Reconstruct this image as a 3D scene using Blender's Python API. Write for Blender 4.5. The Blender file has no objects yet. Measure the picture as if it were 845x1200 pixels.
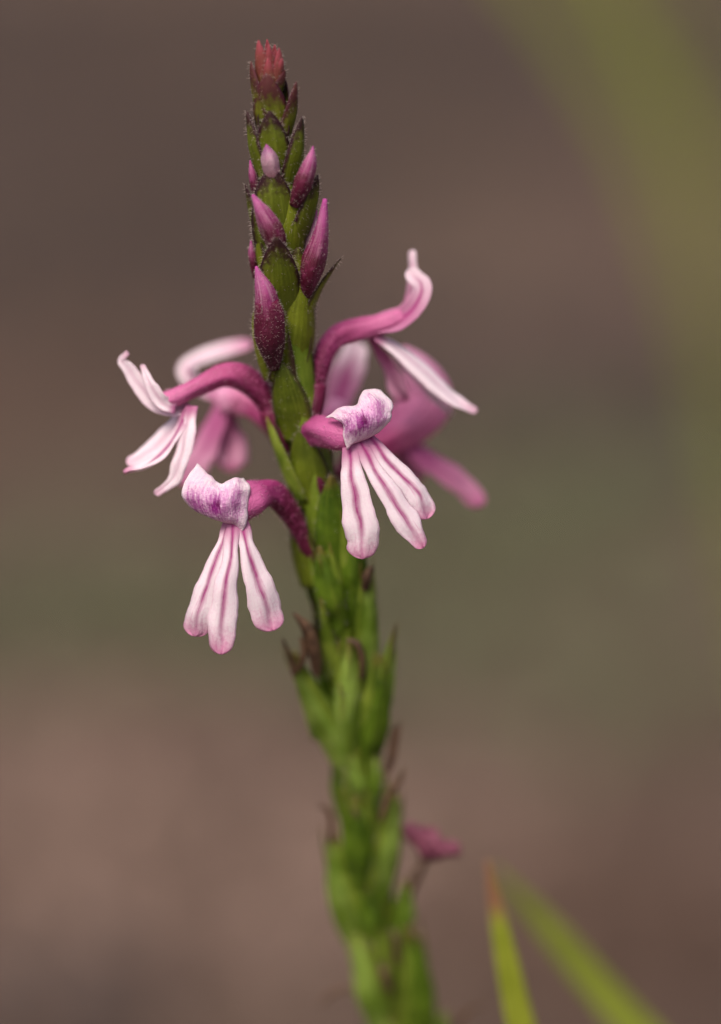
import bpy, math, random
import numpy as np
from mathutils import Vector, noise

random.seed(7)
rng = np.random.default_rng(7)
scene = bpy.context.scene
R = math.radians

# ------------------------------------------------------------------ camera
PITCH = R(15)
D = 0.40            # metres from lens to the plane of sharp focus
H = 0.30            # height of the picture centre above the ground at that distance
S = 0.0001          # 0.1 mm: the working unit used for plant measurements
FWD = Vector((0, math.cos(PITCH), -math.sin(PITCH)))
UP = Vector((0, math.sin(PITCH), math.cos(PITCH)))
RIGHT = Vector((1, 0, 0))
CAM = Vector((0, 0, H)) - D * FWD
cd = bpy.data.cameras.new('camera')
cam = bpy.data.objects.new('camera', cd)
scene.collection.objects.link(cam)
cam.location = CAM
cam.rotation_euler = (math.pi / 2 - PITCH, 0, 0)
cd.sensor_fit = 'VERTICAL'; cd.sensor_height = 36; cd.sensor_width = 36
cd.lens = 120
cd.clip_start = 0.01; cd.clip_end = 500
cd.dof.use_dof = True
cd.dof.focus_distance = D
cd.dof.aperture_fstop = 4.0
scene.camera = cam

# ------------------------------------------------------------------ light
SUN_EL, SUN_AZ = R(58), R(204)     # azimuth clockwise from +Y (the view direction)
w = bpy.data.worlds.new('World'); scene.world = w; w.use_nodes = True
nt = w.node_tree
sky = nt.nodes.new('ShaderNodeTexSky'); sky.sky_type = 'NISHITA'; sky.sun_disc = False
sky.sun_elevation = SUN_EL; sky.sun_rotation = SUN_AZ
sky.dust_density = 6.0; sky.air_density = 0.7; sky.ozone_density = 0.3
bg = nt.nodes['Background']; bg.inputs['Strength'].default_value = 0.085
nt.links.new(sky.outputs[0], bg.inputs['Color'])
sl = bpy.data.lights.new('sun', 'SUN'); sl.energy = 1.5; sl.angle = R(26); sl.color = (1.0, 0.92, 0.80)
so = bpy.data.objects.new('sun', sl); scene.collection.objects.link(so)
sd = Vector((math.sin(SUN_AZ) * math.cos(SUN_EL), math.cos(SUN_AZ) * math.cos(SUN_EL), math.sin(SUN_EL)))
so.rotation_euler = sd.to_track_quat('Z', 'Y').to_euler()
so.location = sd * 3
scene.view_settings.view_transform = 'Standard'
scene.view_settings.look = 'None'
scene.view_settings.exposure = 0.68
scene.view_settings.gamma = 1.0
scene.view_settings.use_curve_mapping = False
scene.cycles.use_denoising = True
scene.cycles.max_bounces = 8
scene.cycles.transmission_bounces = 6

# ------------------------------------------------------------------ helpers
def lin(r, g, b):
    f = lambda c: ((c / 255 + .055) / 1.055) ** 2.4 if c > 10 else c / 255 / 12.92
    return (f(r), f(g), f(b), 1.0)

def q(u, v, w=0.0):
    """plant measurement (0.1 mm right, down, towards viewer) -> right handed local"""
    return np.array((u - 422.5, 600.0 - v, w), float)

def qs(pts):
    return [q(*p) for p in pts]

CAMn, FWDn, UPn, Rn = (np.array(a, float) for a in (CAM, FWD, UP, RIGHT))
def world(a):
    a = np.asarray(a, float)
    dep = D - a[..., 2:3] * S
    return CAMn + dep * (FWDn + Rn * a[..., 0:1] * S / D + UPn * a[..., 1:2] * S / D)

def unworld(p):
    d = np.asarray(p, float) - CAMn
    dep = d @ FWDn
    return np.array(((d @ Rn) / dep * D / S, (d @ UPn) / dep * D / S, (D - dep) / S))

def crom(P, ts):
    """Catmull-Rom through control points P (n,k) at parameters ts in 0..1"""
    P = np.asarray(P, float)
    n = len(P)
    if n == 2:
        return P[0] + (P[1] - P[0]) * np.asarray(ts)[:, None]
    E = np.vstack([2 * P[0] - P[1], P, 2 * P[-1] - P[-2]])
    x = np.clip(np.asarray(ts) * (n - 1), 0, n - 1 - 1e-9)
    i = x.astype(int); f = (x - i)[:, None]
    a, b, c, d = E[i], E[i + 1], E[i + 2], E[i + 3]
    return .5 * ((2 * b) + (c - a) * f + (2 * a - 5 * b + 4 * c - d) * f ** 2 + (3 * b - a - 3 * c + d) * f ** 3)

def unit(a):
    return a / np.maximum(np.linalg.norm(a, axis=-1, keepdims=True), 1e-9)

class MB:
    """collects grids of vertices with a uv per vertex, builds ONE mesh object"""
    def __init__(s):
        s.v = []; s.f = []; s.uv = []; s.n = 0; s.samples = []
    def add(s, verts, faces, uvs):
        verts = np.asarray(verts, float)
        s.v.append(verts); s.uv.append(np.asarray(uvs, float))
        s.f += [tuple(i + s.n for i in f) for f in faces]
        s.n += len(verts)
    def sheet(s, G, thick=2.2, u0=0, u1=1, v0=0, v1=1):
        """G (nv,nu,3) grid -> thin closed shell"""
        nv, nu = G.shape[:2]
        du = np.gradient(G, axis=1); dv = np.gradient(G, axis=0)
        N = unit(np.cross(du, dv))
        s.samples.append((G, N))
        uu, vv = np.meshgrid(np.linspace(u0, u1, nu), np.linspace(v0, v1, nv))
        ed = np.minimum(np.minimum(np.arange(nu), nu - 1 - np.arange(nu))[None, :], (nv - 1 - np.arange(nv))[:, None])
        th = thick * np.where(ed == 0, .35, np.where(ed == 1, .8, 1.0))[..., None]
        A = (G + N * th * .5).reshape(-1, 3); B = (G - N * th * .5).reshape(-1, 3)
        uv = np.stack([uu, vv], -1).reshape(-1, 2)
        M = nv * nu; F = []
        for j in range(nv - 1):
            for i in range(nu - 1):
                a = j * nu + i
                F.append((a, a + 1, a + nu + 1, a + nu))
                F.append((M + a, M + a + nu, M + a + nu + 1, M + a + 1))
        def rim(a, b): F.append((a, M + a, M + b, b))
        for i in range(nu - 1):
            rim(i, i + 1); rim((nv - 1) * nu + i + 1, (nv - 1) * nu + i)
        for j in range(nv - 1):
            rim((j + 1) * nu, j * nu); rim(j * nu + nu - 1, (j + 1) * nu + nu - 1)
        s.add(np.vstack([A, B]), F, np.vstack([uv, uv]))
    def tube(s, pts, radii, seg=16, n=28, ribs=0, ribamp=0.0, squash=1.0, wob=0.0, open_end=False):
        ts = np.linspace(0, 1, n)
        C = crom(pts, ts); r = np.maximum(crom(np.array(radii, float)[:, None], ts)[:, 0], .15)
        T = unit(np.gradient(C, axis=0))
        ref = np.array((0, 0, 1.0))
        X = []; x = ref - T[0] * (ref @ T[0])
        if np.linalg.norm(x) < .1: x = np.array((1.0, 0, 0)) - T[0] * T[0][0]
        for t in T:
            x = x - t * (x @ t); x = x / np.linalg.norm(x); X.append(x)
        X = np.array(X); Y = np.cross(T, X)
        th = np.linspace(0, 2 * math.pi, seg, endpoint=False)
        V = []; UV = []; G = np.zeros((n, seg + 1, 3)); NN = np.zeros_like(G)
        off = random.random() * 100
        for j in range(n):
            for i, a in enumerate(th):
                k = 1 + ribamp * math.cos(ribs * a) * math.sin(math.pi * min(1, ts[j] * 1.05)) if ribs else 1
                if wob: k += wob * noise.noise(Vector((math.cos(a) * 1.3 + off, math.sin(a) * 1.3, ts[j] * 5)))
                d = X[j] * math.cos(a) * squash + Y[j] * math.sin(a)
                p = C[j] + d * r[j] * k
                V.append(p); UV.append((i / seg, ts[j])); G[j, i] = p; NN[j, i] = unit(d)
        G[:, seg] = G[:, 0]; NN[:, seg] = NN[:, 0]
        s.samples.append((G, NN))
        F = []
        for j in range(n - 1):
            for i in range(seg):
                b = (i + 1) % seg
                F.append((j * seg + i, j * seg + b, (j + 1) * seg + b, (j + 1) * seg + i))
        F.append(tuple(reversed(range(seg))))
        if not open_end: F.append(tuple((n - 1) * seg + i for i in range(seg)))
        s.add(V, F, UV)
    def build(s, name, mat, parent=None, base=None, local=True):
        V = np.vstack(s.v)
        if local: V = world(V)
        if base is not None: V = V - np.array(base)
        me = bpy.data.meshes.new(name)
        me.from_pydata(V.tolist(), [], s.f); me.update()
        uvl = me.uv_layers.new(name='UVMap')
        UV = np.vstack(s.uv)
        idx = np.empty(len(me.loops), dtype=np.int32); me.loops.foreach_get('vertex_index', idx)
        uvl.data.foreach_set('uv', UV[idx].ravel())
        me.polygons.foreach_set('use_smooth', [True] * len(me.polygons))
        me.materials.append(mat)
        o = bpy.data.objects.new(name, me); scene.collection.objects.link(o)
        if parent is not None: o.parent = parent
        return o

def lobe_grid(pts, hw, face, nv=30, nu=13, fold=0.0, roll=0.0, wavy=0.0, ridge=0.0, round_tip=True):
    """petal lobe: centre line pts, half widths, face = direction its upper side looks"""
    ts = np.linspace(0, 1, nv)
    if round_tip: ts = 1 - (1 - ts) ** 1.35
    C = crom(pts, ts); h = np.maximum(crom(np.array(hw, float)[:, None], ts)[:, 0], .3)
    if round_tip:                       # close the end as an ellipse
        L = np.linalg.norm(np.diff(C, axis=0), axis=1).sum()
        e = min(.5, .85 * h[-4] / L)
        m = ts > 1 - e
        h[m] *= np.sqrt(np.maximum(0.004, 1 - ((ts[m] - (1 - e)) / e) ** 2))
    T = unit(np.gradient(C, axis=0))
    fc = np.asarray(face, float)
    if fc.ndim == 1: fc = np.tile(fc, (nv, 1))
    else: fc = crom(fc, ts)
    Lx = unit(np.cross(T, fc)); N = unit(np.cross(Lx, T))
    a = np.linspace(-1, 1, nu)
    o1 = random.random() * 90
    nl = np.array([noise.noise(Vector((t * 5, o1, 0))) * .16 + noise.noise(Vector((t * 17, o1, 5))) * .07 for t in ts])
    nr = np.array([noise.noise(Vector((t * 5, o1, 9))) * .16 + noise.noise(Vector((t * 17, o1, 14))) * .07 for t in ts])
    hh = np.where(a[None, :] < 0, h[:, None] * (1 + nl[:, None]), h[:, None] * (1 + nr[:, None]))
    G = C[:, None, :] + Lx[:, None, :] * (hh * a[None, :])[..., None]
    z = fold * (a ** 2)[None, :] * h[:, None] - ridge * np.exp(-(a / .16) ** 2)[None, :] * h[:, None]
    z = z + roll * (a[None, :] * h[:, None]) * ts[:, None]
    G = G + N[:, None, :] * z[..., None]
    if wavy:
        o = random.random() * 50
        for j in range(nv):
            for i in range(nu):
                d = noise.noise(Vector((a[i] * 1.2 + o, ts[j] * 4, o))) * wavy * ts[j]
                G[j, i] += N[j] * d + Lx[j] * noise.noise(Vector((a[i] + o, ts[j] * 7, 3.3))) * wavy * .35
    return G

def sheet_grid(rows, nv=26, nu=30):
    A = np.array([[q(*p) for p in r] for r in rows])         # (r,c,3)
    tu = np.linspace(0, 1, nu); tv = np.linspace(0, 1, nv)
    B = np.array([crom(r, tu) for r in A])                   # (r,nu,3)
    return np.stack([crom(B[:, i], tv) for i in range(nu)], 1)

def crumple(G, amp):
    du = np.gradient(G, axis=1); dv = np.gradient(G, axis=0); N = unit(np.cross(du, dv)); o = random.random() * 40
    nv, nu = G.shape[:2]
    for j in range(nv):
        for i in range(nu):
            e = max(abs(i / (nu - 1) - .5) * 2, 1 - j / (nv - 1))
            x, y = i / nu * 3.2, j / nv * 2.6
            G[j, i] = G[j, i] + N[j, i] * amp * (noise.noise(Vector((x + o, y, 0))) + .5 * noise.noise(Vector((x * 2.3 + o, y * 2.3, 3)))) * (.5 + .7 * e) * min(1.0, 2.2 * (1 - j / nv))
            if (i in (0, nu - 1) and j < nv * .7) or j == 0: G[j, i] = G[j, i] + unit(du[j, i] + dv[j, i]) * noise.noise(Vector((x * 4 + o, y * 4, 8))) * amp * .35
    return G

def leaf_grid(base, tip, hw, face, bow=0.0, cup=0.9, curl=0.0, nv=18, nu=11,
              prof=(.86, .97, 1, .92, .74, .47, .05)):
    ts = np.linspace(0, 1, nv)
    base, tip, f = np.asarray(base, float), np.asarray(tip, float), unit(np.asarray(face, float))
    C = base + (tip - base) * ts[:, None] + f * (bow * np.sin(math.pi * ts) ** 1.0 + curl * ts ** 3)[:, None]
    h = hw * np.maximum(crom(np.array(prof, float)[:, None], ts)[:, 0], .02)
    T = unit(np.gradient(C, axis=0)); L = unit(np.cross(T, f)); N = unit(np.cross(L, T))
    a = np.linspace(-1, 1, nu)
    Rr = h / math.sin(min(cup, 1.5))
    x = Rr[:, None] * np.sin(a * cup)[None, :]
    z = -Rr[:, None] * (1 - np.cos(a * cup))[None, :]
    z = z + .05 * h[:, None] * np.exp(-(a / .15) ** 2)[None, :]
    o = random.random() * 60
    G = C[:, None, :] + L[:, None, :] * x[..., None] + N[:, None, :] * z[..., None]
    for j in range(nv):
        for i in range(nu):
            G[j, i] += N[j] * noise.noise(Vector((a[i] * 1.5 + o, ts[j] * 3, 1.7))) * hw * .09
    return G

def hairs(mb, count, length, mat, parent, edge=0.5, rad=.22, outward=None, vmin=0.0, vmax=1.0, droop=.35):
    """fine hairs on the sheets or tubes of a builder, one joined mesh"""
    out = MB(); V = []; F = []; UV = []; n = 0
    for G, N in mb.samples:
        nv, nu = G.shape[:2]
        for _ in range(count):
            t = vmin + (vmax - vmin) * random.random()
            if random.random() < edge: x = random.choice((0.0, 1.0)) + random.uniform(-.03, .03)
            else: x = random.random()
            x = min(max(x, 0), .999); t = min(max(t, 0), .999)
            j = t * (nv - 1); i = x * (nu - 1); j0, i0 = int(j), int(i); fj, fi = j - j0, i - i0
            def s(A):
                return (A[j0, i0] * (1 - fj) * (1 - fi) + A[j0, i0 + 1] * (1 - fj) * fi +
                        A[j0 + 1, i0] * fj * (1 - fi) + A[j0 + 1, i0 + 1] * fj * fi)
            p, d = s(G), s(N)
            if outward is not None and d @ outward < 0: d = -d
            if edge > .2 and (x < .05 or x > .95):
                d = d * .5 + unit(G[j0, 0] - G[j0, nu - 1]) * (1 if x < .5 else -1)
            d = unit(unit(d) + rng.normal(0, .35, 3) + np.array((0, .25, 0)))
            l = length * random.uniform(.5, 1.25)
            a = unit(np.cross(d, rng.normal(0, 1, 3))); b = np.cross(d, a)
            mid = p + d * l * .55; tipp = p + d * l + np.array((0, -droop * l * .4, 0)) + a * l * .12
            for k in range(3):
                an = k * 2.0944
                V.append(p - d * .5 + (a * math.cos(an) + b * math.sin(an)) * rad)
            for k in range(3):
                an = k * 2.0944
                V.append(mid + (a * math.cos(an) + b * math.sin(an)) * rad * .7)
            V.append(tipp)
            for k in range(3):
                m = (k + 1) % 3
                F += [(n + k, n + m, n + 3 + m, n + 3 + k), (n + 3 + k, n + 3 + m, n + 6)]
            UV += [(0, 0)] * 3 + [(0, .5)] * 3 + [(0, 1)]
            n += 7
    out.add(V, F, UV)
    o = out.build('hair', mat, parent, base=BASE)
    o['kind'] = 'stuff'
    return o

# ------------------------------------------------------------------ materials
class NM:
    def __init__(s, name, rough=.5, sss=0.0, transl=0.0, spec=.35):
        s.m = bpy.data.materials.new(name); s.m.use_nodes = True
        s.t = s.m.node_tree; s.b = s.t.nodes['Principled BSDF']
        s.b.inputs['Roughness'].default_value = rough
        s.b.inputs['Specular IOR Level'].default_value = spec
        if sss:
            s.b.inputs['Subsurface Weight'].default_value = sss
            s.b.inputs['Subsurface Radius'].default_value = (1.0, .55, .5)
            s.b.inputs['Subsurface Scale'].default_value = .0006
        s.transl = transl
        s.uv = s.n('ShaderNodeSeparateXYZ')
        s.l(s.n('ShaderNodeUVMap').outputs[0], s.uv.inputs[0])
        s.obj = s.n('ShaderNodeTexCoord').outputs['Object']
        s.x, s.y = s.uv.outputs[0], s.uv.outputs[1]
    def n(s, t): return s.t.nodes.new(t)
    def l(s, a, b): s.t.links.new(a, b)
    def put(s, v, sock):
        if isinstance(v, (int, float)): sock.default_value = v
        elif isinstance(v, tuple): sock.default_value = v
        else: s.l(v, sock)
    def math(s, op, a, b=0.0, c=None):
        k = s.n('ShaderNodeMath'); k.operation = op
        s.put(a, k.inputs[0]); s.put(b, k.inputs[1])
        if c is not None: s.put(c, k.inputs[2])
        return k.outputs[0]
    def step(s, x, a, b, lo=0.0, hi=1.0):
        k = s.n('ShaderNodeMapRange'); k.interpolation_type = 'SMOOTHSTEP'
        s.put(x, k.inputs[0])
        for i, v in zip((1, 2, 3, 4), (a, b, lo, hi)): k.inputs[i].default_value = v
        return k.outputs[0]
    def mix(s, f, a, b, mode='MIX'):
        k = s.n('ShaderNodeMix'); k.data_type = 'RGBA'; k.blend_type = mode
        s.put(f, k.inputs[0]); s.put(a, k.inputs[6]); s.put(b, k.inputs[7])
        return k.outputs[2]
    def noise(s, scale, detail=3.0, vec=None, rough=.55):
        k = s.n('ShaderNodeTexNoise'); k.inputs['Scale'].default_value = scale
        k.inputs['Detail'].default_value = detail; k.inputs['Roughness'].default_value = rough
        s.l(vec or s.obj, k.inputs['Vector'])
        return k.outputs[0]
    def cells(s, scale):
        k = s.n('ShaderNodeTexVoronoi'); k.inputs['Scale'].default_value = scale
        s.l(s.obj, k.inputs['Vector'])
        return k.outputs[0]
    def uvvec(s, sx, sy):
        k = s.n('ShaderNodeCombineXYZ'); s.l(s.math('MULTIPLY', s.x, sx), k.inputs[0]); s.l(s.math('MULTIPLY', s.y, sy), k.inputs[1])
        oi = s.n('ShaderNodeObjectInfo'); s.l(s.math('MULTIPLY', oi.outputs['Random'], 37.0), k.inputs[2])
        return k.outputs[0]
    def rnd(s): return s.n('ShaderNodeObjectInfo').outputs['Random']
    def done(s, col, height=None, strength=.3, dist=.00015):
        s.put(col, s.b.inputs['Base Color'])
        bn = None
        if height is not None:
            bn = s.n('ShaderNodeBump'); bn.inputs['Strength'].default_value = strength
            bn.inputs['Distance'].default_value = dist
            s.l(height, bn.inputs['Height']); s.l(bn.outputs[0], s.b.inputs['Normal'])
        if s.transl:
            t = s.n('ShaderNodeBsdfTranslucent'); s.put(col, t.inputs[0])
            mx = s.n('ShaderNodeMixShader'); mx.inputs[0].default_value = s.transl
            s.l(s.b.outputs[0], mx.inputs[1]); s.l(t.outputs[0], mx.inputs[2])
            s.l(mx.outputs[0], s.t.nodes['Material Output'].inputs[0])
        return s.m

WHITE, PALE = lin(247, 233, 241), lin(234, 186, 216)
PINK, MAG, DEEP, MAROON = lin(206, 112, 164), lin(166, 48, 118), lin(112, 22, 70), lin(82, 14, 40)

def mat_petal(name, vein=1.0, tip=1.0, wash=0.16, basecol=.2, side=-.1, white=WHITE):
    k = NM(name, rough=.5, sss=.0, transl=.28, spec=.3)
    nx = k.math('ABSOLUTE', k.math('SUBTRACT', k.math('ADD', k.x, k.math('MULTIPLY', k.math('SUBTRACT', k.noise(330), .5), .09)), .5))
    wid = k.step(k.y, 0.0, 1.0, .26, .13)
    v = k.math('SUBTRACT', 1.0, k.math('MINIMUM', k.math('DIVIDE', nx, wid), 1.0))
    v = k.math('MULTIPLY', k.step(v, 0.0, 1.0), k.step(k.noise(1.0, 2.0, k.uvvec(30, 3)), .25, .6, .7, 1.0))
    v = k.math('MULTIPLY', v, k.math('MULTIPLY', k.step(k.y, .98, .45, .25, 1.0), vein))
    streak = k.noise(1.0, 3.0, k.uvvec(22, 2.2))
    col = k.mix(k.step(streak, .42, .75, 0.0, wash), white, PALE)
    mott = k.noise(2600, 2.0)
    col = k.mix(k.step(mott, .45, .7, 0.0, .18), col, PALE if white == WHITE else PINK)
    col = k.mix(k.math('MULTIPLY', k.step(k.math('ADD', k.y, k.math('MULTIPLY', k.math('SUBTRACT', mott, .5), .2)), .62, 1.0), .85 * tip), col, PINK)
    col = k.mix(k.math('MULTIPLY', k.step(nx, .38, .5, 0.0, 1.0), .35 + side), col, lin(222, 160, 194))
    col = k.mix(k.math('MULTIPLY', k.step(k.y, basecol, basecol * .2), .85), col, lin(184, 88, 146))
    sv = k.math('ABSOLUTE', k.math('SUBTRACT', nx, k.math('MULTIPLY', k.y, .30)))
    sv = k.math('MULTIPLY', k.step(sv, .035, .0), k.math('MULTIPLY', k.step(k.noise(520, 2), .42, .66), .4 * vein))
    col = k.mix(sv, col, lin(206, 122, 170))
    col = k.mix(k.math('MULTIPLY', v, k.step(k.noise(700, 3), .25, .55, .78, 1.0)), col, lin(168, 46, 126))
    h = k.math('ADD', k.math('MULTIPLY', k.cells(5200), .7), k.math('MULTIPLY', streak, 1.2))
    return k.done(col, h, .45, .00012)

M_LOBE = mat_petal('petal_lobe')
M_LOBE_PALE = mat_petal('petal_lobe_pale', vein=.35, tip=.5, wash=.15, basecol=.12)
M_LOBE_SIDE = mat_petal('petal_lobe_side', vein=1.0, tip=.1, wash=.5, basecol=.95, side=-.35)
M_LOBE_PINK = mat_petal('petal_lobe_pink', vein=.5, tip=1.0, wash=.5, basecol=.6, side=.3, white=lin(224, 162, 194))

def mat_lip():
    k = NM('upper_lip', rough=.5, transl=.25, spec=.3)
    fib = k.noise(1.0, 3.0, k.uvvec(48, 7))
    fine = k.noise(3200, 3.0)
    col = k.mix(k.step(k.noise(420), .35, .65, .05, .5), WHITE, lin(232, 188, 214))
    def spot(cx, cy, rx, ry, st, a, b):
        dx = k.math('DIVIDE', k.math('SUBTRACT', k.x, cx), rx); dy = k.math('DIVIDE', k.math('SUBTRACT', k.y, cy), ry)
        d = k.math('SQRT', k.math('ADD', k.math('MULTIPLY', dx, dx), k.math('MULTIPLY', dy, dy)))
        d = k.math('ADD', d, k.math('MULTIPLY', k.math('SUBTRACT', fib, .5), 2.0))
        d = k.math('ADD', d, k.math('MULTIPLY', k.math('SUBTRACT', fine, .5), 1.0))
        return k.math('MULTIPLY', k.step(d, a, b), st)
    col = k.mix(spot(.5, .5, .56, .44, .75, 1.35, .1), col, lin(218, 140, 204))
    for cx, cy, rx, ry, st in ((.17, .56, .14, .22, .75), (.47, .54, .12, .22, 1.0), (.79, .50, .08, .32, .65), (.34, .66, .10, .12, .45), (.62, .62, .08, .14, .4)):
        col = k.mix(spot(cx, cy, rx, ry, st, 1.5, .15), col, lin(158, 46, 142))
    col = k.mix(spot(.52, .50, .06, .10, .9, 1.2, .2), col, lin(104, 12, 84))
    rim = k.step(k.math('ABSOLUTE', k.math('SUBTRACT', k.x, .5)), .43, .5)
    col = k.mix(k.math('MULTIPLY', rim, .8), col, WHITE)
    col = k.mix(k.step(k.y, .88, 1.0, 0.0, .5), col, lin(205, 130, 172))
    h = k.math('ADD', k.cells(4200), k.math('MULTIPLY', fib, .9))
    return k.done(col, h, .5, .00014)
M_LIP = mat_lip()

def mat_tube(name, cols, stops, transl=.12, tint=.4, pale=0.0):
    k = NM(name, rough=.48, transl=transl, spec=.35)
    f = k.math('ADD', k.y, k.math('MULTIPLY', k.math('SUBTRACT', k.noise(500), .5), .22))
    col = cols[0]
    for i in range(1, len(cols)): col = k.mix(k.step(f, stops[i - 1], stops[i]), col, cols[i])
    col = k.mix(k.step(k.noise(1800, 4), .45, .75, 0.0, tint), col, lin(196, 96, 150))
    st = k.noise(1.0, 3.0, k.uvvec(26, 2))
    col = k.mix(k.step(st, .5, .75, 0, .35), col, DEEP)
    if pale: col = k.mix(k.math('MULTIPLY', k.step(st, .52, .30, 0, pale), k.step(k.y, .3, .6)), col, lin(226, 186, 200))
    if pale: col = k.mix(k.math('MULTIPLY', k.step(k.y, .86, 1.0), .7), col, lin(176, 62, 148))
    return k.done(col, k.math('ADD', k.cells(4500), st), .45, .00012)
M_TUBE = mat_tube('corolla_tube', (MAROON, lin(92, 18, 54), lin(150, 48, 108), lin(190, 94, 148)), (.05, .30, .50, .74), tint=.5)
M_TUBE_L = mat_tube('corolla_tube_light', (MAROON, lin(106, 26, 66), lin(178, 74, 128), lin(210, 116, 166)), (.06, .30, .52, .95), tint=.55)
M_TUBE_B = mat_tube('corolla_tube_rose', (MAROON, lin(176, 72, 126), lin(222, 132, 178), lin(234, 166, 204)), (.06, .30, .52, .95), tint=.5)
M_BUD = mat_tube('bud_petals', (lin(70, 12, 32), lin(92, 18, 48), lin(136, 46, 98), lin(178, 86, 146)), (.05, .44, .58, .9), tint=.25, pale=.35)
M_BUD_D = mat_tube('bud_calyx', (lin(52, 12, 26), lin(78, 14, 40), lin(104, 24, 60)), (.1, .6, 1.0), transl=.05, tint=.08)
M_BUD_P = mat_tube('young_bud_petals', (lin(150, 110, 120), lin(178, 140, 156), lin(140, 82, 128)), (.2, .5, .95), tint=.3, pale=.5)

def mat_green(name, g0, g1, margin=0.0, dark_top=0.0, top_from=.6, red=0.0, mcol=lin(52, 14, 30), rough=.5, transl=.18, vein=1.0, dry=0.0):
    k = NM(name, rough=rough, transl=transl, spec=.3)
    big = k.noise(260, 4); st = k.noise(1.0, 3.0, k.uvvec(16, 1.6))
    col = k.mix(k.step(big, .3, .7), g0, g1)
    col = k.mix(k.step(st, .48, .78, 0, .45 * vein), col, lin(132, 146, 48))  # pale vein streaks; on the capsules they also paint highlights
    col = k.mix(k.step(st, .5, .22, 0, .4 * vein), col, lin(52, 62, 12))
    ax = k.math('ABSOLUTE', k.math('SUBTRACT', k.x, .5))
    nz = k.math('MULTIPLY', k.math('SUBTRACT', k.noise(1500, 3), .5), .16)
    if margin:
        col = k.mix(k.math('MULTIPLY', k.step(k.math('ADD', ax, nz), .33, .45), margin), col, mcol)
    if dark_top:
        f = k.math('ADD', k.math('ADD', k.y, k.math('MULTIPLY', nz, 3.0)), k.math('MULTIPLY', ax, .3))
        col = k.mix(k.math('MULTIPLY', k.step(f, top_from, top_from + .3), dark_top), col, mcol)
    if red:
        col = k.mix(k.math('MULTIPLY', k.step(k.math('ADD', k.y, nz), .62, .95), red), col, lin(170, 74, 90))
    if dry:
        col = k.mix(k.math('MULTIPLY', k.step(k.math('ADD', k.y, nz), .8, 1.0), dry), col, lin(120, 82, 50))
    col = k.mix(k.step(k.noise(2400, 2), .6, .75, 0, .25), col, lin(150, 150, 70))
    return k.done(col, k.math('ADD', k.math('MULTIPLY', st, 1.4), k.math('MULTIPLY', k.noise(3000, 3), .8)), .5, .00016)

GA, GB = lin(92, 102, 16), lin(122, 132, 28)
M_BRACT = mat_green('bract', GA, GB, margin=.85, dark_top=.8, top_from=.82)
M_BRACT_D = mat_green('bract_dark_tip', GA, lin(100, 112, 28), margin=.95, dark_top=.95, top_from=.66)
M_BRACT_Y = mat_green('bract_young', lin(92, 98, 22), lin(118, 116, 30), margin=.8, dark_top=.9, top_from=.46, red=.12, mcol=lin(74, 22, 40))
M_BRACT_R = mat_green('bract_red', lin(122, 100, 50), lin(152, 86, 72), margin=.7, dark_top=.6, top_from=.2, red=.8, mcol=lin(120, 38, 56))
M_BRACT_G = mat_green('bract_green', lin(90, 116, 24), lin(142, 162, 58), margin=.35, dry=.75, mcol=lin(74, 66, 30))
M_BRACT_S = mat_green('bract_stem', lin(72, 84, 12), lin(104, 118, 24), margin=.55, dark_top=.3, top_from=.8)
M_CAPS = mat_green('capsule', lin(94, 124, 30), lin(148, 174, 78), dry=.6, vein=1.0, rough=.4)  # lighter capsule green, lit strips painted in through the streaks
M_CAPS_D = mat_green('capsule_shaded', lin(60, 86, 12), lin(98, 126, 30), dry=.6, vein=1.0, rough=.4)  # darker copy of the capsule green, with shade of the clefts painted in
M_STEM = mat_green('stem', lin(92, 114, 24), lin(124, 144, 44), vein=.8)
M_BLADE = mat_green('grass_blade', lin(124, 136, 40), lin(146, 156, 56), vein=.5, transl=.3)
M_BLADE_O = mat_green('grass_blade_orange_tip', lin(138, 148, 38), lin(158, 166, 54), vein=.4, transl=.3)
def patch_orange(m):
    t = m.node_tree; b = t.nodes['Principled BSDF']
    src = b.inputs['Base Color'].links[0].from_socket
    uv = [n for n in t.nodes if n.bl_idname == 'ShaderNodeSeparateXYZ'][0]
    mr = t.nodes.new('ShaderNodeMapRange'); mr.inputs[1].default_value = .80; mr.inputs[2].default_value = .86
    t.links.new(uv.outputs[1], mr.inputs[0])
    mx = t.nodes.new('ShaderNodeMix'); mx.data_type = 'RGBA'; mx.inputs[7].default_value = lin(150, 108, 78)
    t.links.new(mr.outputs[0], mx.inputs[0]); t.links.new(src, mx.inputs[6])
    t.links.new(mx.outputs[2], b.inputs['Base Color'])
    for n in t.nodes:
        if n.bl_idname == 'ShaderNodeBsdfTranslucent': t.links.new(mx.outputs[2], n.inputs[0])
patch_orange(M_BLADE_O)

def mat_plain(name, c0, c1, scale=900, rough=.6, transl=0.0):
    k = NM(name, rough=rough, transl=transl)
    n = k.noise(scale, 4)
    return k.done(k.mix(k.step(n, .3, .7), c0, c1), n, .4, .0002)
M_HAIR = mat_plain('white_hair', lin(196, 182, 176), lin(220, 208, 202), transl=.4)
M_HAIR_V = mat_plain('velvet_hair', lin(196, 130, 166), lin(222, 176, 198), transl=.4)
M_HAIR_P = mat_plain('purple_hair', lin(168, 70, 150), lin(206, 120, 190), transl=.3)
M_DRY = mat_plain('withered_brown', lin(64, 46, 34), lin(104, 78, 58))
M_DRY_P = mat_plain('withered_pink', lin(98, 40, 64), lin(146, 84, 104), transl=.15)

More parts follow.
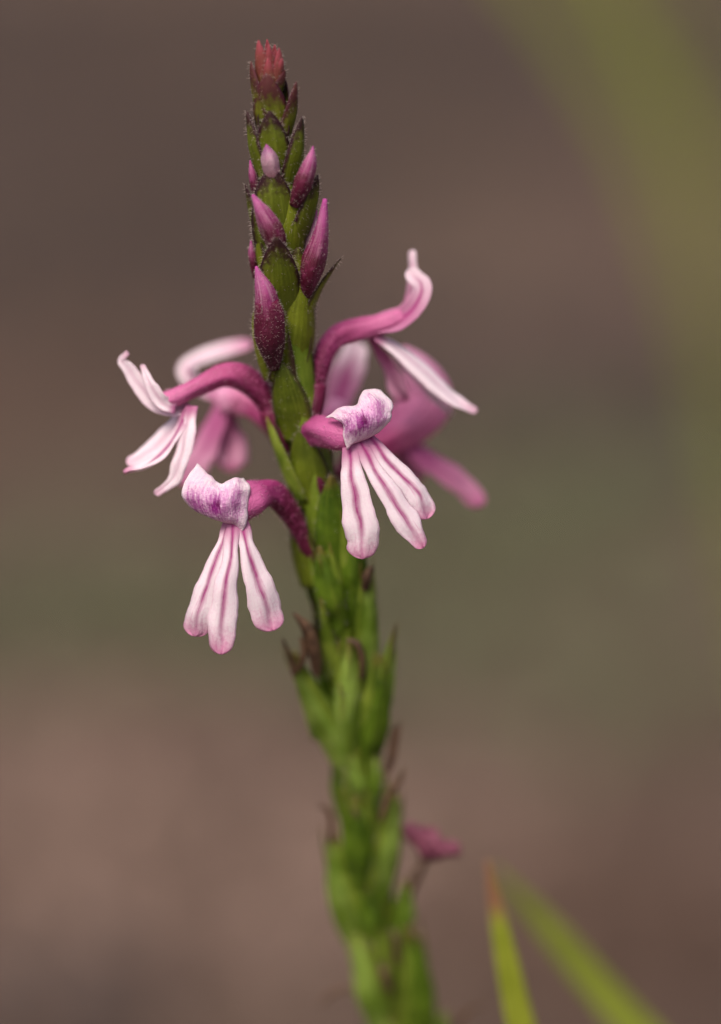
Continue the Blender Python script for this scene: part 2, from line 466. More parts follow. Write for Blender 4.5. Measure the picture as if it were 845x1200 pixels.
# ------------------------------------------------------------------ ground
def mat_ground():
    k = NM('soil', rough=.95, spec=.1)
    a = k.noise(1.1, 3.0); b = k.noise(7.0, 5.0); c = k.noise(90.0, 6.0, rough=.7)
    col = k.mix(k.step(a, .35, .65), lin(95, 79, 72), lin(106, 90, 81))
    col = k.mix(k.step(b, .4, .7, 0, .6), col, lin(88, 76, 60))
    col = k.mix(k.step(c, .35, .7, 0, .55), col, lin(72, 54, 46))
    return k.done(col, k.math('ADD', c, k.math('MULTIPLY', k.noise(600, 3), .4)), .8, .004)
GN = 90
gx = np.concatenate([-np.geomspace(60, 1.6, 14), np.linspace(-1.5, 1.5, 61), np.geomspace(1.6, 60, 14)])
gy = np.concatenate([-np.geomspace(60, 1.1, 12), np.linspace(-1.0, 4.5, 111), np.geomspace(4.7, 120, 16)])
def gz(x, y):
    f = min(1, 3 / (1 + abs(x) + abs(y)))
    return (noise.noise(Vector((x * 1.3, y * 1.3, .4))) * .03 + noise.noise(Vector((x * 5, y * 5, 1.4))) * .012 + noise.noise(Vector((x * 14, y * 14, 2.4))) * .005) * f
V = [(x, y, gz(x, y)) for y in gy for x in gx]
nx_ = len(gx)
F = [(j * nx_ + i, j * nx_ + i + 1, (j + 1) * nx_ + i + 1, (j + 1) * nx_ + i) for j in range(len(gy) - 1) for i in range(nx_ - 1)]
g = MB(); g.add(V, F, [(v[0], v[1]) for v in V])
ground = g.build('ground', mat_ground(), local=False); ground['kind'] = 'structure'

def ground_hit(u, v):
    d = np.array((FWDn + Rn * (u - 422.5) * S / D + UPn * (600 - v) * S / D))
    t = -CAMn[2] / d[2]
    p = CAMn + d * t
    return p

def litter(name, mat, patches, size, label, cat, lift=.0, tilt=.35, slim=.45):
    """small leaves lying on the ground, one joined mesh; patches: (x,y,rx,ry,count)"""
    V = []; F = []; UV = []; n = 0
    for (cx, cy, rx, ry, cnt) in patches:
        for _ in range(cnt):
            r = math.sqrt(random.random()) if random.random() < .75 else random.random() ** .3 * 1.35
            a = random.random() * 6.283
            x = cx + rx * r * math.cos(a); y = cy + ry * r * math.sin(a)
            L = size * random.uniform(.5, 1.3); W = L * slim * random.uniform(.6, 1.2)
            yaw = random.random() * 6.283; c, s_ = math.cos(yaw), math.sin(yaw)
            tx, ty = random.gauss(0, tilt), random.gauss(0, tilt)
            z0 = gz(x, y) + .001 + random.random() * lift + abs(tx) * L * .3
            bend = random.uniform(.05, .3) * L
            for (px, py, pz) in ((-.5, 0, 0), (-.15, -.5, .5), (-.1, 0, .2), (-.15, .5, .5), (.25, -.38, .6), (.28, 0, .3), (.25, .38, .6), (.5, 0, .9)):
                lx, ly = px * L, py * W
                V.append((x + lx * c - ly * s_, y + lx * s_ + ly * c, z0 + pz * bend * .5 + lx * tx + ly * ty))
                UV.append((py + .5, px + .5))
            F += [(n, n + 1, n + 2), (n, n + 2, n + 3), (n + 1, n + 4, n + 5, n + 2), (n + 2, n + 5, n + 6, n + 3), (n + 4, n + 7, n + 5), (n + 5, n + 7, n + 6)]
            n += 8
    m = MB(); m.add(V, F, UV)
    o = m.build(name, mat, local=False); o['kind'] = 'stuff'; o['label'] = label; o['category'] = cat
    return o

M_LIT_D = mat_plain('dark_litter', lin(45, 39, 39), lin(63, 55, 54), 60, .8)
M_LIT_P = mat_plain('pale_litter', lin(122, 100, 90), lin(143, 120, 108), 60, .8)
M_LIT_R = mat_plain('red_litter', lin(84, 66, 57), lin(102, 81, 70), 60, .8)
M_MOSS = mat_plain('low_green_plants', lin(88, 91, 67), lin(108, 108, 82), 60, .8)

def pat(u, v, ru, cnt, ry=None):
    """a patch of ground round the ground point seen at u,v; ru in picture units"""
    p = ground_hit(u, v); p0 = ground_hit(u, v - (ry or ru * .6)); p1 = ground_hit(u, v + (ry or ru * .6))
    rx = abs(ground_hit(u + ru, v)[0] - p[0])
    return (p[0], p[1], rx, abs(p0[1] - p1[1]) / 2, cnt)
litter('leaf_litter', M_LIT_D, [pat(420, 40, 900, 4200, 110), pat(150, 300, 260, 500, 90), pat(600, 470, 420, 500, 90), pat(40, 1180, 130, 50, 60)], .022,
       'dark brown dead leaves strewn over the far soil', 'leaf litter', .006)
litter('leaf_litter', M_LIT_P, [pat(130, 1020, 330, 750, 140), pat(520, 420, 330, 260, 110), pat(450, 960, 200, 120, 50)], .016,
       'pale pinkish dry leaves strewn over the near soil', 'leaf litter', .004)
litter('leaf_litter', M_LIT_R, [pat(740, 1100, 220, 420, 110), pat(60, 470, 200, 300, 80)], .016,
       'reddish brown dry leaves strewn over the soil beyond the grass blades', 'leaf litter', .004)
litter('low_green_plants', M_MOSS, [pat(560, 650, 230, 420, 60), pat(110, 790, 300, 460, 60), pat(330, 690, 500, 220, 90), pat(760, 600, 200, 160, 50), pat(620, 830, 300, 200, 70)], .014,
       'low dull green plants in a band across the brown soil', 'ground cover', .012, .6, .5)

# ------------------------------------------------------------------ the flowering plant
def AXP(v):
    """stem axis in the picture units: u and w at height v"""
    vs = [-20, 50, 150, 250, 350, 450, 550, 650, 750, 850, 920, 1000, 1100, 1200, 1320]
    us = [312, 318, 322, 330, 338, 348, 368, 388, 401, 413, 423, 430, 448, 474, 508]
    return float(np.interp(v, vs, us)), -40 - .23 * (v - 350) - .19 * max(0.0, v - 680)
tipp = q(AXP(52)[0], 62, AXP(52)[1])
low = world(q(AXP(1320)[0], 1320, AXP(1320)[1]))
BASE = np.array((low[0] + .012, low[1] + .012, 0.0)); BASE[2] = gz(BASE[0], BASE[1])
plant = bpy.data.objects.new('flowering_plant', None); scene.collection.objects.link(plant)
plant.location = BASE.tolist(); plant.empty_display_size = .02
plant['label'] = 'green flowering spike with pink and white lipped flowers and closed buds at its top'
plant['category'] = 'flower'

def part(mb, name, mat, parent=None, label=None):
    o = mb.build(name, mat, parent or plant, base=BASE)
    if label: o['label'] = label
    return o

sp = []
for v in (88, 150, 250, 350, 450, 550, 650, 750, 850, 950, 1050, 1150, 1250, 1320):
    u, ww = AXP(v); sp.append(q(u, v, ww))
sr = [6, 15, 20, 21, 21, 22, 21, 19, 19, 20, 21, 22, 24, 25]
mids = [low * (1 - t) + np.array((BASE[0], BASE[1], BASE[2] - .01)) * t + np.array((-.004 * math.sin(math.pi * t), 0, 0)) for t in (.33, .66, 1.0)]
for m_, r_ in zip(mids, (24, 23, 24)):
    sp.append(unworld(m_)); sr.append(r_)
m = MB(); m.tube(sp, sr, 18, 120, ribs=5, ribamp=.05, wob=.1)
part(m, 'stem', M_STEM)

def fdir(phi): return np.array((math.sin(R(phi)), 0.0, math.cos(R(phi))))

def bract(bu, bv, tu, tv, hw, phi, ob, ot, mat, bow=3, cup=.95, curl=0, hair=60, hl=5, thick=2.0, prof=None, name='bract', up=.12, edge=.65):
    base = q(bu, bv, AXP(bv)[1] + math.cos(R(phi)) * ob * .55)
    tip = q(tu, tv, AXP(tv)[1] + math.cos(R(phi)) * ot)
    f = fdir(phi) + np.array((0, up, 0))
    kw = {} if prof is None else {'prof': prof}
    mb = MB(); mb.sheet(leaf_grid(base, tip, hw, f, bow, cup, curl, **kw), thick)
    o = part(mb, name, mat)
    if hair: hairs(mb, int(hair * 1.6), hl * 1.15, M_HAIR, o, edge=edge, outward=f, rad=.19)
    return o

def bud(pts, radii, mat, hair=120, hl=3.2, calyx=None, ribs=3, amp=.07, hvmax=.97, name='bud', squash=1.0, hm=None):
    mb = MB(); mb.tube(qs(pts), radii, 18, 30, ribs=ribs, ribamp=amp, wob=.1, squash=squash)
    o = part(mb, name, mat)
    if calyx:
        cb = MB(); cb.tube(qs(calyx[0]), calyx[1], 18, 22, ribs=5, ribamp=.05, wob=.1)
        c = part(cb, 'calyx', M_BUD_D, o)
        hairs(cb, int(hair * .8), hl, M_HAIR, c, edge=0)if False else None
        cb.samples and mb.samples.extend(cb.samples)
    if hair: hairs(mb, hair, hl, hm or M_HAIR, o, edge=0, vmin=.03, vmax=hvmax, droop=.1, rad=.18)
    return o

# ---- the bracts and buds of the top of the spike (front and sides as seen, then the back)
bract(312, 118, 303, 47, 11, -30, 5, 5, M_BRACT_R, bow=4, hair=25, hl=4)
bract(325, 118, 327, 56, 10, 40, 5, 6, M_BRACT_R, bow=4, hair=25, hl=4)
bract(318, 122, 314, 68, 9, 5, 9, 10, M_BRACT_R, bow=4, hair=25, hl=4)
bract(320, 130, 334, 82, 14, 60, 8, 10, M_BRACT_Y, bow=3, hair=30)
for tu, tv, ph in ((308, 58, -50), (315, 52, 15), (321, 60, 70), (331, 68, 30), (310, 72, -10), (324, 74, 20), (313, 46, 170), (322, 52, -160)):
    bract(318, 112, tu, tv, 8, ph, 6, 8, M_BRACT_R, bow=3, hair=20, hl=4, thick=1.6)
bract(308, 150, 294, 72, 15, -75, 8, 12, M_BRACT_Y, bow=4, hair=60)
bract(320, 162, 312, 86, 21, -8, 15, 18, M_BRACT_Y, bow=5, hair=40)
bract(336, 170, 347, 96, 16, 62, 12, 18, M_BRACT_Y, bow=4, hair=60)
bract(322, 215, 316, 130, 22, -5, 20, 27, M_BRACT_D, bow=6, hair=110)
bract(306, 215, 289, 130, 19, -72, 15, 20, M_BRACT_D, bow=4, hair=130)
bract(342, 228, 354, 136, 19, 55, 18, 22, M_BRACT_D, bow=5, hair=130)
bract(324, 300, 318, 196, 27, 0, 26, 34, M_BRACT_D, bow=8, hair=150, prof=(.86, .97, 1, .94, .80, .54, .1))
bract(352, 290, 372, 205, 21, 58, 22, 32, M_BRACT_D, bow=6, hair=150)
bract(312, 300, 287, 216, 18, -80, 18, 22, M_BRACT_D, bow=4, hair=100)
bract(340, 330, 346, 218, 20, 25, 24, 28, M_BRACT, bow=5, hair=110)
bract(330, 380, 324, 278, 26, 2, 30, 58, M_BRACT_D, bow=6, hair=160)
bract(352, 392, 349, 290, 24, 22, 22, 28, M_BRACT, bow=4, hair=90)
bract(310, 345, 296, 232, 16, -82, 18, 22, M_BRACT, bow=3, hair=90)
bract(350, 440, 356, 320, 26, 30, 22, 24, M_BRACT, bow=4, hair=90)
bract(356, 405, 394, 303, 16, 75, 24, 34, M_BRACT, bow=-6, cup=.8, hair=110, curl=6)
bract(332, 470, 318, 330, 22, -58, 22, 26, M_BRACT, bow=4, hair=110)
bract(346, 520, 330, 424, 24, -20, 24, 32, M_BRACT_S, bow=5, hair=80)
bract(350, 590, 312, 488, 17, -70, 22, 26, M_BRACT_G, bow=5, hair=40)
bract(366, 600, 352, 500, 26, -15, 24, 26, M_BRACT_S, bow=4, hair=50)
bract(398, 680, 388, 556, 25, 12, 22, 30, M_CAPS_D, bow=6, hair=50, name='bract')
bract(360, 690, 342, 590, 20, -40, 24, 26, M_BRACT_S, bow=4, hair=40)
bract(424, 690, 420, 590, 18, 55, 22, 24, M_BRACT_G, bow=4, hair=30)
# the back of the spike, out of this view but seen from a step aside
for i, v in enumerate(range(110, 700, 42)):
    for ph in (125 + 25 * (i % 2), -125 - 25 * (i % 2)):
        u, _ = AXP(v); r = 10 + min(1, (v - 60) / 200) * 14
        s_ = math.sin(R(ph))
        bract(u + s_ * r * .8, v + 70, u + s_ * (r + 4), v - 16, 20, ph, r * .8, r + 4, M_BRACT if v > 250 else M_BRACT_D, bow=4, hair=0)

def W(v, o): return AXP(v)[1] + o
# buds
bud([(322, 215, W(215, 24)), (318, 198, W(198, 27)), (315, 182, W(182, 29)), (312, 169, W(169, 28))], [7, 10, 9, .6], M_BUD_P, 60)
bud([(345, 240, W(240, 24)), (355, 215, W(215, 32)), (363, 192, W(192, 34)), (367, 171, W(171, 33))], [7, 11, 8, .6], M_BUD, 220, ribs=3, amp=.12)
bud([(303, 236, W(236, -4)), (297, 210, W(210, 2)), (293, 188, W(188, 4))], [4, 5.5, .8], M_BUD, 50)
bud([(328, 300, W(300, 32)), (321, 276, W(276, 40)), (308, 250, W(250, 44)), (296, 228, W(228, 42))], [7, 13.5, 9.5, 1.6], M_BUD, 420, ribs=3, amp=.14)
bud([(300, 325, W(325, -8)), (296, 300, W(300, -2)), (294, 282, W(282, 0))], [4, 5, .8], M_BUD, 50)
bud([(356, 350, W(350, 10)), (365, 315, W(315, 26)), (376, 275, W(275, 34)), (381, 233, W(233, 34))], [7, 14, 9, 2.6], M_BUD, 320, ribs=3, amp=.14)
bud([(358, 330, W(330, -8)), (366, 290, W(290, 0)), (371, 246, W(246, 4))], [7, 10, .8], M_BUD_P, 50)
bud([(322, 428, W(428, 28)), (316, 385, W(385, 40)), (311, 345, W(345, 44)), (300, 312, W(312, 44))], [7, 14.5, 12.5, 1.4], M_BUD, 600, ribs=3, amp=.14,
    calyx=([(322, 432, W(432, 26)), (317, 398, W(398, 38)), (315, 368, W(368, 42)), (313, 352, W(352, 43))], [6, 17.5, 17, 13.5]))
bract(326, 446, 334, 372, 13, 48, 34, 46, M_BRACT, bow=5, hair=160, cup=1.0)
bract(312, 446, 297, 366, 12, -62, 34, 44, M_BRACT, bow=6, hair=160, cup=1.0)

# ---- flowers
FZ = np.array((0, .15, 1.0))
def flower(tube, radii, mat=M_TUBE, lobes=(), lip=None, lip_lobes=(), calyx=None, lobemat=M_LOBE, hair=90, label=None, liphair=0):
    mb = MB(); mb.tube(qs(tube), radii, 22, 40, ribs=4, ribamp=.07, wob=.22)
    o = part(mb, 'flower', mat, label=label)
    if hair: hairs(mb, hair * 5, 4.6, M_HAIR_V, o, edge=0, vmin=.05, vmax=.95, rad=.24)
    if calyx:
        cb = MB(); cb.tube(qs(calyx[0]), calyx[1], 14, 18, ribs=5, ribamp=.06, wob=.1); part(cb, 'calyx', M_BUD_D, o)
    for L in lobes:
        lb = MB(); lb.sheet(lobe_grid(qs(L[0]), L[1], L[2] if len(L) > 2 else FZ, fold=random.uniform(-.30, -.12), wavy=6.5, ridge=.13), 1.5)
        part(lb, 'lip_lobe', L[3] if len(L) > 3 else lobemat, o)
    if lip is not None:
        ub = MB(); ub.sheet(crumple(sheet_grid(lip), 4.2), 1.8)
        ul = part(ub, 'upper_lip', M_LIP, o)
        if liphair:
            hb = MB(); G, N = ub.samples[0]
            hb.samples = [(G[7:17, 5:26], N[7:17, 5:26])]
            hairs(hb, liphair, 4.5, M_HAIR_P, o, edge=0, outward=np.array((0, 0, 1.0)), rad=.3)
    if lip_lobes:
        ub = MB()
        for L in lip_lobes:
            ub.sheet(lobe_grid(qs(L[0]), L[1], L[2], fold=L[4] if len(L) > 4 else .15, wavy=3.5, ridge=.0), 1.6)
        part(ub, 'upper_lip', lip_lobes[0][3], o)
    return o

# lower left flower facing the viewer
flower([(366, 655, -98), (346, 612, -76), (322, 580, -56), (300, 582, -38), (283, 592, -24), (270, 606, -14)], [6, 10, 14, 20.5, 21, 15],
       lobes=[([(272, 606, -14), (260, 640, -2), (244, 682, 0), (233, 716, -4), (227, 746, -12)], [9, 9, 13, 15.5, 14], (-.25, .1, 1)),
              ([(282, 606, -12), (289, 638, -2), (300, 675, -2), (311, 706, -6), (320, 739, -14)], [8, 10, 16, 20, 20], (.3, .1, 1)),
              ([(275, 606, -10), (271, 648, 6), (265, 690, 8), (261, 728, 6), (259, 767, 0)], [9, 9.5, 13, 17, 13], (0, .1, 1))],
       lip=[[(231, 543, -18), (246, 557, -8), (258, 566, -5), (272, 563, -8), (286, 560, -22)],
            [(217, 566, -6), (237, 572, 4), (256, 576, 7), (274, 574, 4), (291, 573, -12)],
            [(213, 582, -2), (234, 588, 10), (254, 591, 14), (273, 590, 9), (291, 593, -6)],
            [(225, 596, -6), (241, 603, 3), (258, 607, 6), (273, 608, 4), (289, 612, -4)],
            [(250, 602, -18), (257, 608, -12), (265, 613, -9), (274, 615, -8), (284, 624, -6)]],
       calyx=([(372, 676, -104), (364, 650, -96), (350, 620, -82)], [4, 9.5, 9]), liphair=90)
# right hand flower facing the viewer
flower([(375, 575, -100), (368, 538, -92), (362, 515, -74), (374, 504, -52), (394, 508, -30), (414, 514, -14)], [10, 13, 16, 18, 19, 15],
       lobes=[([(432, 512, -12), (455, 540, -6), (478, 565, -8), (493, 584, -10), (500, 608, -14)], [8, 11, 14, 15, 12], (.35, .3, 1)),
              ([(409, 520, -8), (412, 555, 4), (418, 592, 6), (423, 625, 4), (425, 655, -4)], [9, 13, 18, 20, 16], (-.2, .1, 1)),
              ([(421, 516, -8), (440, 552, 2), (462, 588, 3), (480, 616, 0), (497, 642, -4)], [9, 12, 15, 16, 8], (.25, .2, 1))],
       lip=[[(381, 489, -14), (400, 478, -4), (418, 473, -5), (427, 457, -12), (446, 457, -20)],
            [(391, 490, -4), (405, 485, 5), (421, 481, 6), (438, 470, 3), (460, 473, -10)],
            [(400, 496, 2), (411, 497, 10), (426, 493, 13), (442, 487, 10), (459, 483, -3)],
            [(402, 510, 4), (411, 509, 9), (425, 507, 8), (440, 501, 6), (456, 495, -3)],
            [(407, 528, 2), (413, 521, 3), (421, 518, -4), (431, 514, -4), (444, 507, -6)]],
       calyx=([(382, 612, -100), (374, 572, -80), (367, 532, -80)], [4, 11.5, 15]), liphair=110)
# left flower seen from its side
flower([(324, 512, -78), (314, 474, -84), (292, 447, -80), (264, 440, -72), (232, 453, -62), (204, 466, -54), (188, 468, -50)], [8, 12.5, 14.5, 13, 11.5, 10.5, 8], M_TUBE_L,
       lobes=[([(222, 474, -62), (203, 500, -60), (184, 520, -60), (166, 534, -62), (148, 542, -64)], [11, 16, 18, 15, 10], (-.6, .6, .9), M_LOBE_PALE),
              ([(222, 476, -54), (204, 512, -46), (186, 534, -42), (166, 545, -42), (145, 553, -46)], [8, 8, 9, 8, 6], (-.3, .95, .6), M_LOBE),
              ([(223, 476, -52), (217, 508, -40), (210, 540, -36), (202, 563, -40), (182, 580, -48)], [9, 12, 12, 9, 5], (-.7, .2, 1), M_LOBE_PALE)],
       lip_lobes=[([(224, 480, -64), (202, 480, -60), (182, 470, -58), (164, 451, -56), (151, 433, -56), (142, 421, -56), (150, 413, -52)], [8, 10, 12, 10, 8, 5, 3], (-.5, .6, .9), M_LOBE_PALE),
                  ([(206, 479, -46), (190, 471, -40), (179, 455, -38), (172, 441, -40), (166, 427, -44)], [7, 9, 8, 5, 3], (-.5, .5, .9), M_LOBE_PALE)],
       calyx=([(338, 548, -84), (327, 514, -80), (317, 482, -82)], [4, 11, 14]))
# right flower seen from its side
flower([(369, 480, -70), (371, 450, -72), (379, 418, -74), (396, 394, -76), (422, 386, -78), (450, 379, -80), (472, 370, -82)], [8, 10.5, 11.5, 12.5, 13, 12, 8], M_TUBE_L,
       lobes=[([(440, 392, -80), (470, 412, -84), (502, 440, -88), (530, 464, -92), (559, 482, -98)], [7, 11, 15, 13, 5], (.25, .75, .7), M_LOBE_PALE),
              ([(440, 394, -92), (468, 416, -108), (494, 446, -122), (514, 470, -134), (530, 486, -140)], [5, 9, 12, 10, 6], (.3, .95, -.2), M_LOBE_PALE),
              ([(436, 396, -90), (452, 420, -104), (466, 448, -116), (476, 470, -126)], [5, 10, 13, 10], (.5, .6, -.5), M_LOBE_PINK)],
       lip_lobes=[([(440, 382, -78), (470, 374, -76), (490, 354, -74), (494, 334, -76), (478, 316, -80)], [12, 14, 12, 11, 8], (-.15, .5, 1.0), M_LOBE_SIDE, .3),
                  ([(462, 376, -92), (482, 354, -96), (484, 326, -98), (483, 293, -100)], [8, 9, 7, 5], (-.6, .3, .9), M_LOBE_PALE)],
       calyx=([(366, 520, -66), (367, 486, -66), (370, 452, -71)], [4, 11, 13.5]))
# flowers behind the stem
flower([(330, 512, -150), (304, 480, -176), (280, 464, -188), (258, 468, -194)], [10, 14, 20, 16], M_TUBE_B,
       lobes=[([(264, 470, -192), (246, 512, -190), (230, 542, -190), (212, 568, -194)], [9, 15, 16, 13], (-.3, .2, 1), M_LOBE_PINK),
              ([(262, 470, -200), (264, 505, -204), (270, 530, -206), (272, 552, -208)], [9, 18, 22, 18], (.2, .2, 1), M_LOBE_PINK),
              ([(264, 470, -204), (250, 510, -220), (238, 540, -232)], [9, 14, 12], (-.3, .2, 1), M_LOBE_PINK)],
       lip_lobes=[([(262, 468, -200), (232, 452, -206), (218, 432, -206), (245, 416, -206), (296, 402, -208)], [8, 10, 11, 12, 9], (-.3, .7, .8), M_LOBE)], hair=0)
flower([(398, 560, -170), (420, 532, -186), (452, 514, -198), (486, 492, -206), (503, 465, -208), (488, 432, -206), (468, 412, -204)], [10, 14, 20, 28, 25, 18, 9], M_TUBE_B,
       lobes=[([(466, 514, -204), (500, 538, -206), (534, 562, -208), (566, 592, -210)], [8, 13, 13.5, 11], (-.4, .7, 1), mat_petal('petal_lobe_rose', .5, 1, .3, .8, .2, lin(222, 152, 186))),
              ([(462, 514, -214), (478, 540, -230), (490, 566, -244)], [8, 13, 12], (-.4, .7, 1), M_LOBE_PINK)], hair=0)
flower([(372, 512, -158), (386, 494, -182), (398, 478, -198)], [10, 13, 14], M_TUBE_B,
       lobes=[([(400, 478, -206), (410, 500, -226), (420, 528, -240)], [8, 13, 12], (.2, .3, -1), M_LOBE_PINK)],
       lip_lobes=[([(394, 486, -194), (402, 452, -200), (411, 428, -202), (419, 400, -206)], [14, 19, 19, 15], (-.2, .1, 1), M_LOBE_SIDE)], hair=0)

# ---- green capsules of the older flowers below
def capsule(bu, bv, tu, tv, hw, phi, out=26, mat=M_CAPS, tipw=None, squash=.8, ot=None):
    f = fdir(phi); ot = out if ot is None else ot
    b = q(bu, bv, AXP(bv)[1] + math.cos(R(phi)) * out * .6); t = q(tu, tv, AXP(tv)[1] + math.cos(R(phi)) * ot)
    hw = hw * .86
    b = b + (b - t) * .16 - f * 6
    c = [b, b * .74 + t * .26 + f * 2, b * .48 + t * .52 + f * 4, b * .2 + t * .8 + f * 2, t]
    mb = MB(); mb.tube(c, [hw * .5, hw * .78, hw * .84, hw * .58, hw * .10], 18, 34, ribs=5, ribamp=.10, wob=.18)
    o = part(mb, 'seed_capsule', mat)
    # pointed calyx lobes lying along the capsule, free at the tip
    side = unit(np.cross(t - b, f))
    for k in (-1, 0, 1):
        lb = MB(); jit = random.uniform(-.04, .05)
        bb = b * .8 + t * .2 + side * k * hw * .5 + f * (hw * .45 if k == 0 else hw * .1)
        tt = t + side * k * hw * .55 + f * (hw * .55 if k == 0 else 0) + (t - b) * (jit + (.03 if k else -.1))
        lb.sheet(leaf_grid(bb, tt, hw * .46, f + side * k * .9, hw * .34, .8, 3, 16, 9, prof=(.6, .85, 1, .9, .62, .3, .03)), 1.4)
        part(lb, 'calyx_lobe', M_BRACT_G if (k + int(bv)) % 2 else mat, o)
    hairs(mb, 40, 5, M_HAIR, o, edge=0)
    return o
def withered(pts, rad, parent=None, mat=M_DRY, name='withered_tip'):
    mb = MB(); mb.tube(qs(pts), rad, 8, 18, wob=.3)
    return part(mb, name, mat, parent)

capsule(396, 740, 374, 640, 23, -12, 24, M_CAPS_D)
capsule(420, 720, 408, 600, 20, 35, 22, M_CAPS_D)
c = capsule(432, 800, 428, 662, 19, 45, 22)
withered([(428, 690, W(690, 22)), (430, 676, W(676, 26)), (436, 664, W(664, 28))], [5, 6, 3], c)
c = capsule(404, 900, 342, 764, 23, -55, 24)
withered([(346, 790, W(790, 28)), (340, 768, W(768, 28)), (331, 748, W(748, 26))], [4, 3, 1.2], c)
withered([(372, 790, W(790, 32)), (368, 762, W(762, 36)), (360, 736, W(736, 38)), (344, 718, W(718, 36))], [5, 8, 7, 2], c)
withered([(350, 786, W(786, 34)), (356, 766, W(766, 38)), (352, 746, W(746, 38))], [3, 4, 1.5], c)
c = capsule(406, 892, 410, 752, 21, 0, 26)
withered([(424, 796, W(796, 34)), (424, 770, W(770, 38)), (418, 754, W(754, 38)), (406, 750, W(750, 36))], [3, 4, 4, 2], c)
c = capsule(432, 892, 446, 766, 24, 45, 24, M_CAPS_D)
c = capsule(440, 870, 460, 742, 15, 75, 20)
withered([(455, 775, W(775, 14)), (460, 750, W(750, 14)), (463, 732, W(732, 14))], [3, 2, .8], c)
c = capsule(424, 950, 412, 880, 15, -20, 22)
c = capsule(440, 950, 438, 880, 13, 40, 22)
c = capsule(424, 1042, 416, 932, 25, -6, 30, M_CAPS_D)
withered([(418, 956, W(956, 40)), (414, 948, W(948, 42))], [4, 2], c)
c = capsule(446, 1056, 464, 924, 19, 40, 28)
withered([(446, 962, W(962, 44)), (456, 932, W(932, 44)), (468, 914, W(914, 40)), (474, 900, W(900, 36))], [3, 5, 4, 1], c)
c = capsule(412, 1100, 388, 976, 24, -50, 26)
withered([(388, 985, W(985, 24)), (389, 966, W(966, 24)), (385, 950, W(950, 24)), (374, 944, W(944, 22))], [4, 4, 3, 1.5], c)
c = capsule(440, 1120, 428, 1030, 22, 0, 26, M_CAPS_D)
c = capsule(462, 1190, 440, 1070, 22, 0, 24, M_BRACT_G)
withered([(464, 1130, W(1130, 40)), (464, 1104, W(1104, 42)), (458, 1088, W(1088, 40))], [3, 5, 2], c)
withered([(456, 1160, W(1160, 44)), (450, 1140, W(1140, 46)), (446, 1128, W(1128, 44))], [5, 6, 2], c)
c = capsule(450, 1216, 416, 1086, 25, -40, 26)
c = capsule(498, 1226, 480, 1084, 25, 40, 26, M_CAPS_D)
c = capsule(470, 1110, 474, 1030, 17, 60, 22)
w_f = withered([(470, 1070, W(1070, 10)), (480, 1045, W(1045, 6)), (494, 1014, W(1014, 2)), (498, 1002, W(1002, 0))], [6, 5, 5, 6], None, M_DRY, 'withered_flower')
w_f['label'] = 'shrivelled dark pink flower on a brown stalk'
mb = MB(); mb.tube(qs([(474, 968, -236), (490, 980, -234), (508, 990, -234), (538, 998, -240)]), [6, 13, 12, 6], 14, 26, ribs=5, ribamp=.25, wob=.8)
part(mb, 'shrivelled_petal', M_DRY_P, w_f)
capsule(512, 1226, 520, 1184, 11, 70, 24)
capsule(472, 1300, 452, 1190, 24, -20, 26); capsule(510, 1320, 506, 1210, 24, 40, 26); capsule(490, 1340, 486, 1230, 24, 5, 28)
for bu, bv, tu, tv, hw, ph in ((392, 800, 376, 700, 11, -15), (366, 866, 346, 770, 8, -60), (416, 900, 398, 800, 10, 5), (442, 880, 446, 790, 9, 50),
                               (414, 985, 404, 900, 9, -25), (446, 1010, 454, 905, 9, 40), (400, 1100, 386, 1000, 9, -50), (438, 1090, 440, 980, 9, 15),
                               (446, 1200, 432, 1100, 10, -20), (488, 1230, 496, 1090, 9, 55)):
    bract(bu, bv, tu, tv, hw, ph, 28, 42, M_BRACT_G, bow=3, hair=40, prof=(.7, 1, .95, .75, .5, .26, .03))
# thin dead bract tips standing off the stem
for pts, rad in (([(452, 912, W(912, 10)), (460, 884, W(884, 8)), (464, 858, W(858, 6)), (470, 846, W(846, 4))], [3, 5, 5, 1]),
                 ([(436, 1166, W(1166, 6)), (408, 1158, W(1158, 4)), (388, 1164, W(1164, 2)), (374, 1178, W(1178, 0))], [2, 3, 3, 1]),
                 ([(530, 1222, W(1222, 8)), (538, 1200, W(1200, 6)), (550, 1184, W(1184, 6)), (570, 1178, W(1178, 4))], [3, 4, 3, 1])):
    withered(pts, rad, None, M_DRY, 'withered_style')
# capsules on the far side of the stem
for i, v in enumerate(range(650, 1300, 62)):
    for ph in (130 + 20 * (i % 2), -120 - 25 * (i % 2), 180):
        u, _ = AXP(v); s_ = math.sin(R(ph))
        mb = MB(); f = fdir(ph)
        b = q(u + s_ * 8, v + 80, AXP(v + 80)[1] + f[2] * 14); t = q(u + s_ * 17 - 4, v - 25, AXP(v)[1] + f[2] * 26)
        mb.tube([b, b * .6 + t * .4 + f * 5, b * .25 + t * .75 + f * 4, t], [8, 14, 12, 2], 12, 14, ribs=5, ribamp=.06, wob=.14)
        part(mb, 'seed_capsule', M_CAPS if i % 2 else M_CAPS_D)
# narrow leaves on the stem below the picture, down to the ground
for i, t in enumerate((.12, .3, .45, .6, .75, .9)):
    for k in (0, 1):
        ph = i * 90 + k * 180 + 30
        p0 = low * (1 - t) + BASE * t
        b = unworld(p0); f = fdir(ph); L = 230 + 30 * i
        mb = MB(); mb.sheet(leaf_grid(b + f * 15, b + f * L * .75 + np.array((0, L * .5 - 60 * t, 0)), 17, np.array((-f[0] * .6, .8, -f[2] * .6)), 12, .5, -30, 20, 7), 2.5)
        part(mb, 'leaf', M_BRACT_G)

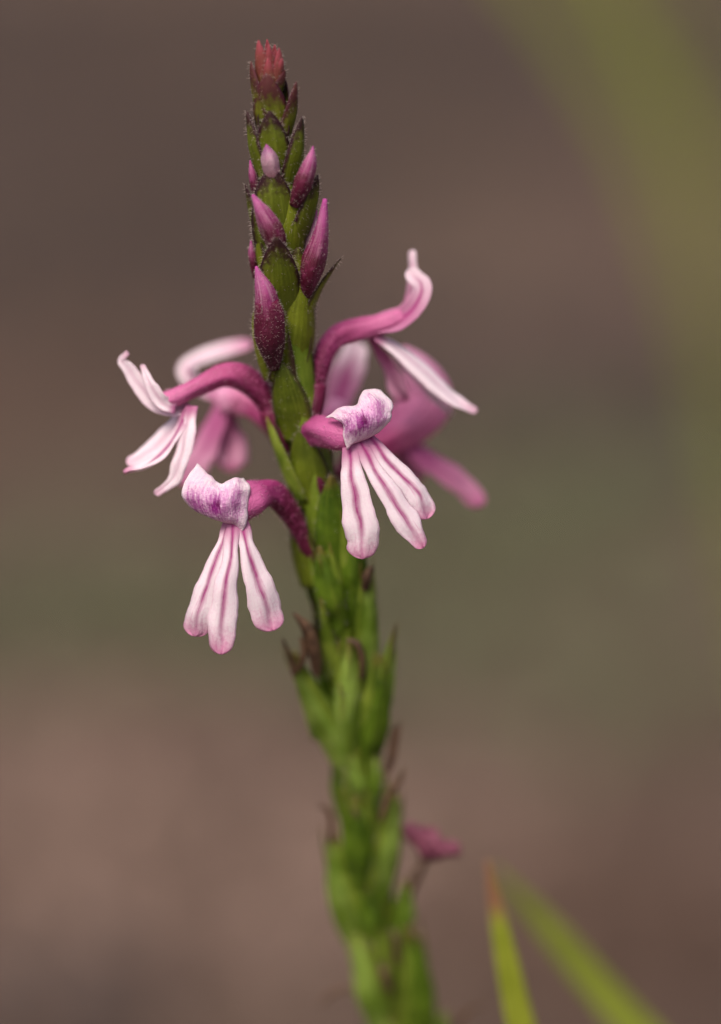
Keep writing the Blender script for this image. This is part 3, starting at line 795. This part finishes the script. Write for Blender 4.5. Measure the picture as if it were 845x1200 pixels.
# ------------------------------------------------------------------ grass blades
def blade(pts_world, hw, face, mat, label, cat='grass', n=60, rt=(1, 1, 1, .95, .8, .5, .05)):
    P = np.array(pts_world); base = P[0].copy()
    ts = np.linspace(0, 1, n); C = crom(P, ts)
    h = hw * np.maximum(crom(np.array(rt, float)[:, None], ts)[:, 0], .03)
    T = unit(np.gradient(C, axis=0)); f = np.array(face, float)
    L = unit(np.cross(T, f)); N = unit(np.cross(L, T))
    a = np.linspace(-1, 1, 9)
    G = C[:, None] + L[:, None] * (h[:, None] * a)[..., None] + N[:, None] * (h[:, None] * .35 * np.abs(a))[..., None]
    mb = MB(); mb.sheet(G, .0004)
    o = mb.build('grass_blade', mat, base=base, local=False); o.location = base.tolist()
    o['label'] = label; o['category'] = cat; o['group'] = 'grass blades near the flowering plant'
    return o
def wq(u, v, w): return world(q(u, v, w))
def grounded(p): return np.array((p[0], p[1], gz(p[0], p[1]) - .004))
g0 = wq(660, 1500, -320)
blade([grounded(g0 + np.array((.03, .03, 0))), g0 * .5 + grounded(g0 + np.array((.02, .02, 0))) * .5, g0, wq(625, 1280, -290), wq(600, 1160, -270), wq(582, 1070, -260), wq(571, 1008, -255)],
      .0020, (.2, -1, .2), M_BLADE_O, 'upright green grass blade with an orange dried tip', rt=(1, 1, 1, 1, .8, .5, .12))
g0 = wq(960, 1480, -620)
blade([grounded(g0 + np.array((.04, .03, 0))), g0 * .5 + grounded(g0 + np.array((.035, .02, 0))) * .5, g0, wq(830, 1300, -620), wq(720, 1180, -620), wq(640, 1085, -620), wq(578, 1018, -620)],
      .0025, (.1, -1, .5), M_BLADE, 'leaning green grass blade crossing behind the orange tipped blade', rt=(1, 1, 1, 1, .9, .62, .1))
g0 = wq(1010, 1150, -6500)
blade([grounded(g0 + np.array((.02, .0, 0))), g0, wq(925, 780, -6500), wq(862, 470, -6500), wq(790, 210, -6500), wq(700, 40, -6500), wq(580, -100, -6500), wq(420, -190, -6500)],
      .0036, (-.2, -1, .35), M_BLADE, 'broad pale green grass blade arching over far behind the flower spike', rt=(.4, .4, .4, .55, .95, 1.2, 1.1, .9))
g0 = wq(1040, 1150, -7200)
blade([grounded(g0 + np.array((.02, .0, 0))), g0, wq(930, 700, -7200), wq(885, 430, -7200), wq(835, 190, -7200), wq(770, 10, -7200), wq(690, -150, -7200)],
      .0030, (-.2, -1, .35), M_BLADE, 'narrower far grass blade curving beside the broad arching blade', rt=(.4, .4, .5, .7, 1, 1, .9))
print('tris', sum(len(o.data.loop_triangles) or len(o.data.polygons) for o in bpy.data.objects if o.type == 'MESH'))
